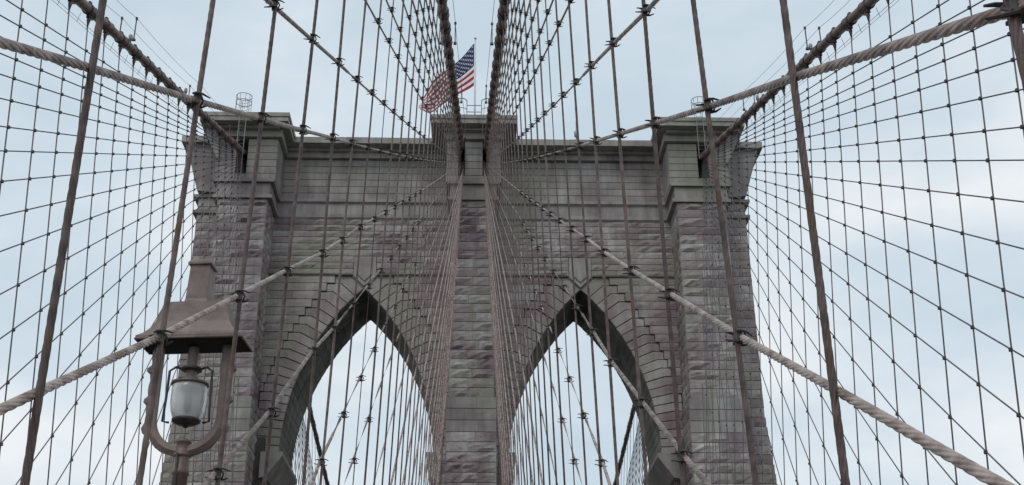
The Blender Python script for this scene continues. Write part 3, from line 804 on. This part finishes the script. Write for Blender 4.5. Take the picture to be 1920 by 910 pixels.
# ------------------------------------------------------------------ THE LANTERN
LX, LY = -2.58, 11.35
lamp = empty('street_lamp', (LX, LY, -2.14), 'mauve brown ornamental street lamp with flared square roof and frosted glass lantern', 'street lamp')
LI = Matrix.Translation((-LX, -LY, 2.14))
def lpart(mb, name, m, smooth=False, par=None):
    o = mb.build(name, m, lamp if par is None else par, smooth)
    if par is None: o.matrix_basis = LI
    return o
def ring4(r, z, rot=0.0, cx=LX, cy=LY):
    pts_ = [(r, r * RY), (-r, r * RY), (-r, -r * RY), (r, -r * RY)]
    return [(cx + a * math.cos(rot) - b * math.sin(rot), cy + a * math.sin(rot) + b * math.cos(rot), z) for a, b in pts_]
def loft4(mb, rings, mi=0, cap=True):
    vs = [p for r_ in rings for p in r_]; n = len(rings)
    fs = [(i * 4 + k, i * 4 + (k + 1) % 4, (i + 1) * 4 + (k + 1) % 4, (i + 1) * 4 + k) for i in range(n - 1) for k in range(4)]
    if cap: fs += [(3, 2, 1, 0), tuple((n - 1) * 4 + k for k in range(4))]
    mb.add(vs, fs, mi)
ROT = math.radians(-5)
RY = .42
ZR = 4.165
rf = MB()
prof = [(.52, .0), (.52, .02), (.46, .055), (.405, .11), (.365, .18), (.335, .27), (.315, .36), (.305, .40), (.12, .41)]
loft4(rf, [ring4(r_, ZR + z, ROT) for r_, z in prof]); roof = lpart(rf, 'lamp_roof', M['paint'])
RY = 1.0
ch = MB(); loft4(ch, [ring4(r_, ZR + z, ROT) for r_, z in [(.115, .40), (.108, .44), (.096, .80), (.118, .81), (.118, .83), (.10, .86), (.08, .88)]]); c_o = ch.build('chimney', M['paint'], roof)
RY = .42
un = MB(); loft4(un, [ring4(r_, ZR + z, ROT) for r_, z in [(.44, -.03), (.505, -.003)]]); u_o = un.build('soffit', M['black'], roof)
# lyre: flat curved yoke with scalloped outer edge
def yoke_c(t):            # t 0..1, left top -> bottom -> right top, (x,z,width)
    R = .33; ztop = ZR - .03; zb = 3.085
    if t < .32: return -.34 + .0, ztop + (zb + R - ztop) * (t / .32)
    if t > .68: return .34, ztop + (zb + R - ztop) * ((1 - t) / .32)
    a = PI + (t - .32) / .36 * PI; return .34 * math.cos(a), zb + R + R * math.sin(a)
yk = MB(); n = 72; prevs = None; rings = []
cr_, sr_ = math.cos(ROT), math.sin(ROT)
for i in range(n + 1):
    t_ = i / n; x, z = yoke_c(t_); x2, z2 = yoke_c(min(1, t_ + .005)); x1, z1 = yoke_c(max(0, t_ - .005)); tx, tz = x2 - x1, z2 - z1; l_ = math.hypot(tx, tz); nx_, nz_ = tz / l_, -tx / l_
    if (x * nx_ + (z - 3.6) * nz_) < 0: nx_, nz_ = -nx_, -nz_
    sc = .012 * abs(math.sin(t_ * PI * 13)) + (.035 if min(abs(t_ - c) for c in (.10, .24, .36, .64, .76, .90)) < .014 else 0)
    wo_, wi_ = .052 + sc, .046; dpt = .04
    def W3(px, py, pz): return (LX + px * cr_ - py * sr_, LY + px * sr_ + py * cr_, pz)
    rings.append([W3(x + nx_ * wo_, -dpt * .4, z + nz_ * wo_), W3(x + nx_ * .01, -dpt, z + nz_ * .01), W3(x - nx_ * wi_, -dpt * .7, z - nz_ * wi_), W3(x - nx_ * wi_, dpt * .7, z - nz_ * wi_), W3(x + nx_ * .01, dpt, z + nz_ * .01), W3(x + nx_ * wo_, dpt * .4, z + nz_ * wo_)])
vs = [p for r_ in rings for p in r_]; fs = [(i * 6 + k, i * 6 + (k + 1) % 6, (i + 1) * 6 + (k + 1) % 6, (i + 1) * 6 + k) for i in range(n) for k in range(6)]
yk.add(vs, fs); lpart(yk, 'yoke', M['paint'])
co = MB(); co.lathe([(.04, 3.02), (.085, 3.03), (.085, 3.06), (.065, 3.07), (.065, 3.16), (.08, 3.17), (.05, 3.2)], 14, (LX, LY, 0)); lpart(co, 'collar', M['paint'], True)
ps = MB(); ps.lathe([(.11, -2.1), (.11, -1.2), (.075, -1.1), (.072, 2.85), (.085, 2.86), (.085, 2.9), (.075, 2.91), (.07, 3.03)], 16, (LX, LY, 0)); lpart(ps, 'post', M['paint'], True)
GX, GY, GZ = LX + .0, LY, 0
st_ = MB(); st_.lathe([(.05, 3.78), (.05, 4.12)], 14, (GX, GY, 0)); lpart(st_, 'stem', M['paint'], True)
ca = MB()
ca.lathe([(.0, 3.88), (.10, 3.885), (.10, 3.91), (.0, 3.92)], 14, (GX, GY, 0)); 
for s_ in (-1, 1):
    ca.tube([(GX + s_ * .08, GY, 3.9), (GX + s_ * .15, GY - .02, 3.915), (GX + s_ * .205, GY - .02, 3.875), (GX + s_ * .21, GY - .02, 3.6), (GX + s_ * .22, GY - .02, 3.37), (GX + s_ * .16, GY, 3.365)], .0125, 8)
lpart(ca, 'hanger', M['iron'], True)
gl = MB(); gl.lathe([(.15, 3.74), (.166, 3.725), (.168, 3.66), (.168, 3.55), (.157, 3.47), (.134, 3.405), (.12, 3.385)], 28, (GX, GY, 0)); lpart(gl, 'lamp_glass', M['glass'], True)
inn = MB(); inn.lathe([(.001, 3.72), (.045, 3.71), (.06, 3.62), (.05, 3.52), (.03, 3.46), (.001, 3.45)], 14, (GX, GY, 0)); lpart(inn, 'bulb', M['steel'], True)
tp = MB(); tp.lathe([(.05, 3.80), (.11, 3.78), (.178, 3.757), (.184, 3.74), (.172, 3.727), (.14, 3.73)], 28, (GX, GY, 0)); lpart(tp, 'lamp_cap', M['paint'], True)
bt = MB(); bt.lathe([(.125, 3.40), (.138, 3.39), (.134, 3.37), (.085, 3.345), (.03, 3.338), (.02, 3.315), (.001, 3.31)], 24, (GX, GY, 0)); lpart(bt, 'lamp_base_ring', M['iron'], True)

# small fixings on the lamp: hip seams, rivets on the collar, eave lip, conduit
for k, (dx, dz) in enumerate([(-.34, 3.95), (.34, 3.95), (-.34, 3.6), (.34, 3.6)]):
    bm_ = MB(); bm_.lathe([(.001, -.05), (.016, -.048), (.016, -.03)], 8, (0, 0, 0)); bm_.v = [(LX + dx + v[0], LY - .005 + v[2] * 1.0, dz + v[1]) for v in bm_.v]; lpart(bm_, 'bolt', M['iron'])
lip = MB(); z_ = ZR - .012
RY = .42
r4 = ring4(.52, z_, ROT)
for a_, b_2 in zip(r4, r4[1:] + r4[:1]): lip.tube([a_, b_2], .012, 6)
lpart(lip, 'eave_lip', M['paint'], True)
cd = MB(); cd.tube([(LX - .02, LY - .078, -2.0), (LX - .02, LY - .078, 2.9), (LX - .03, LY - .09, 3.05)], .012, 6); lpart(cd, 'conduit', M['iron'], True)
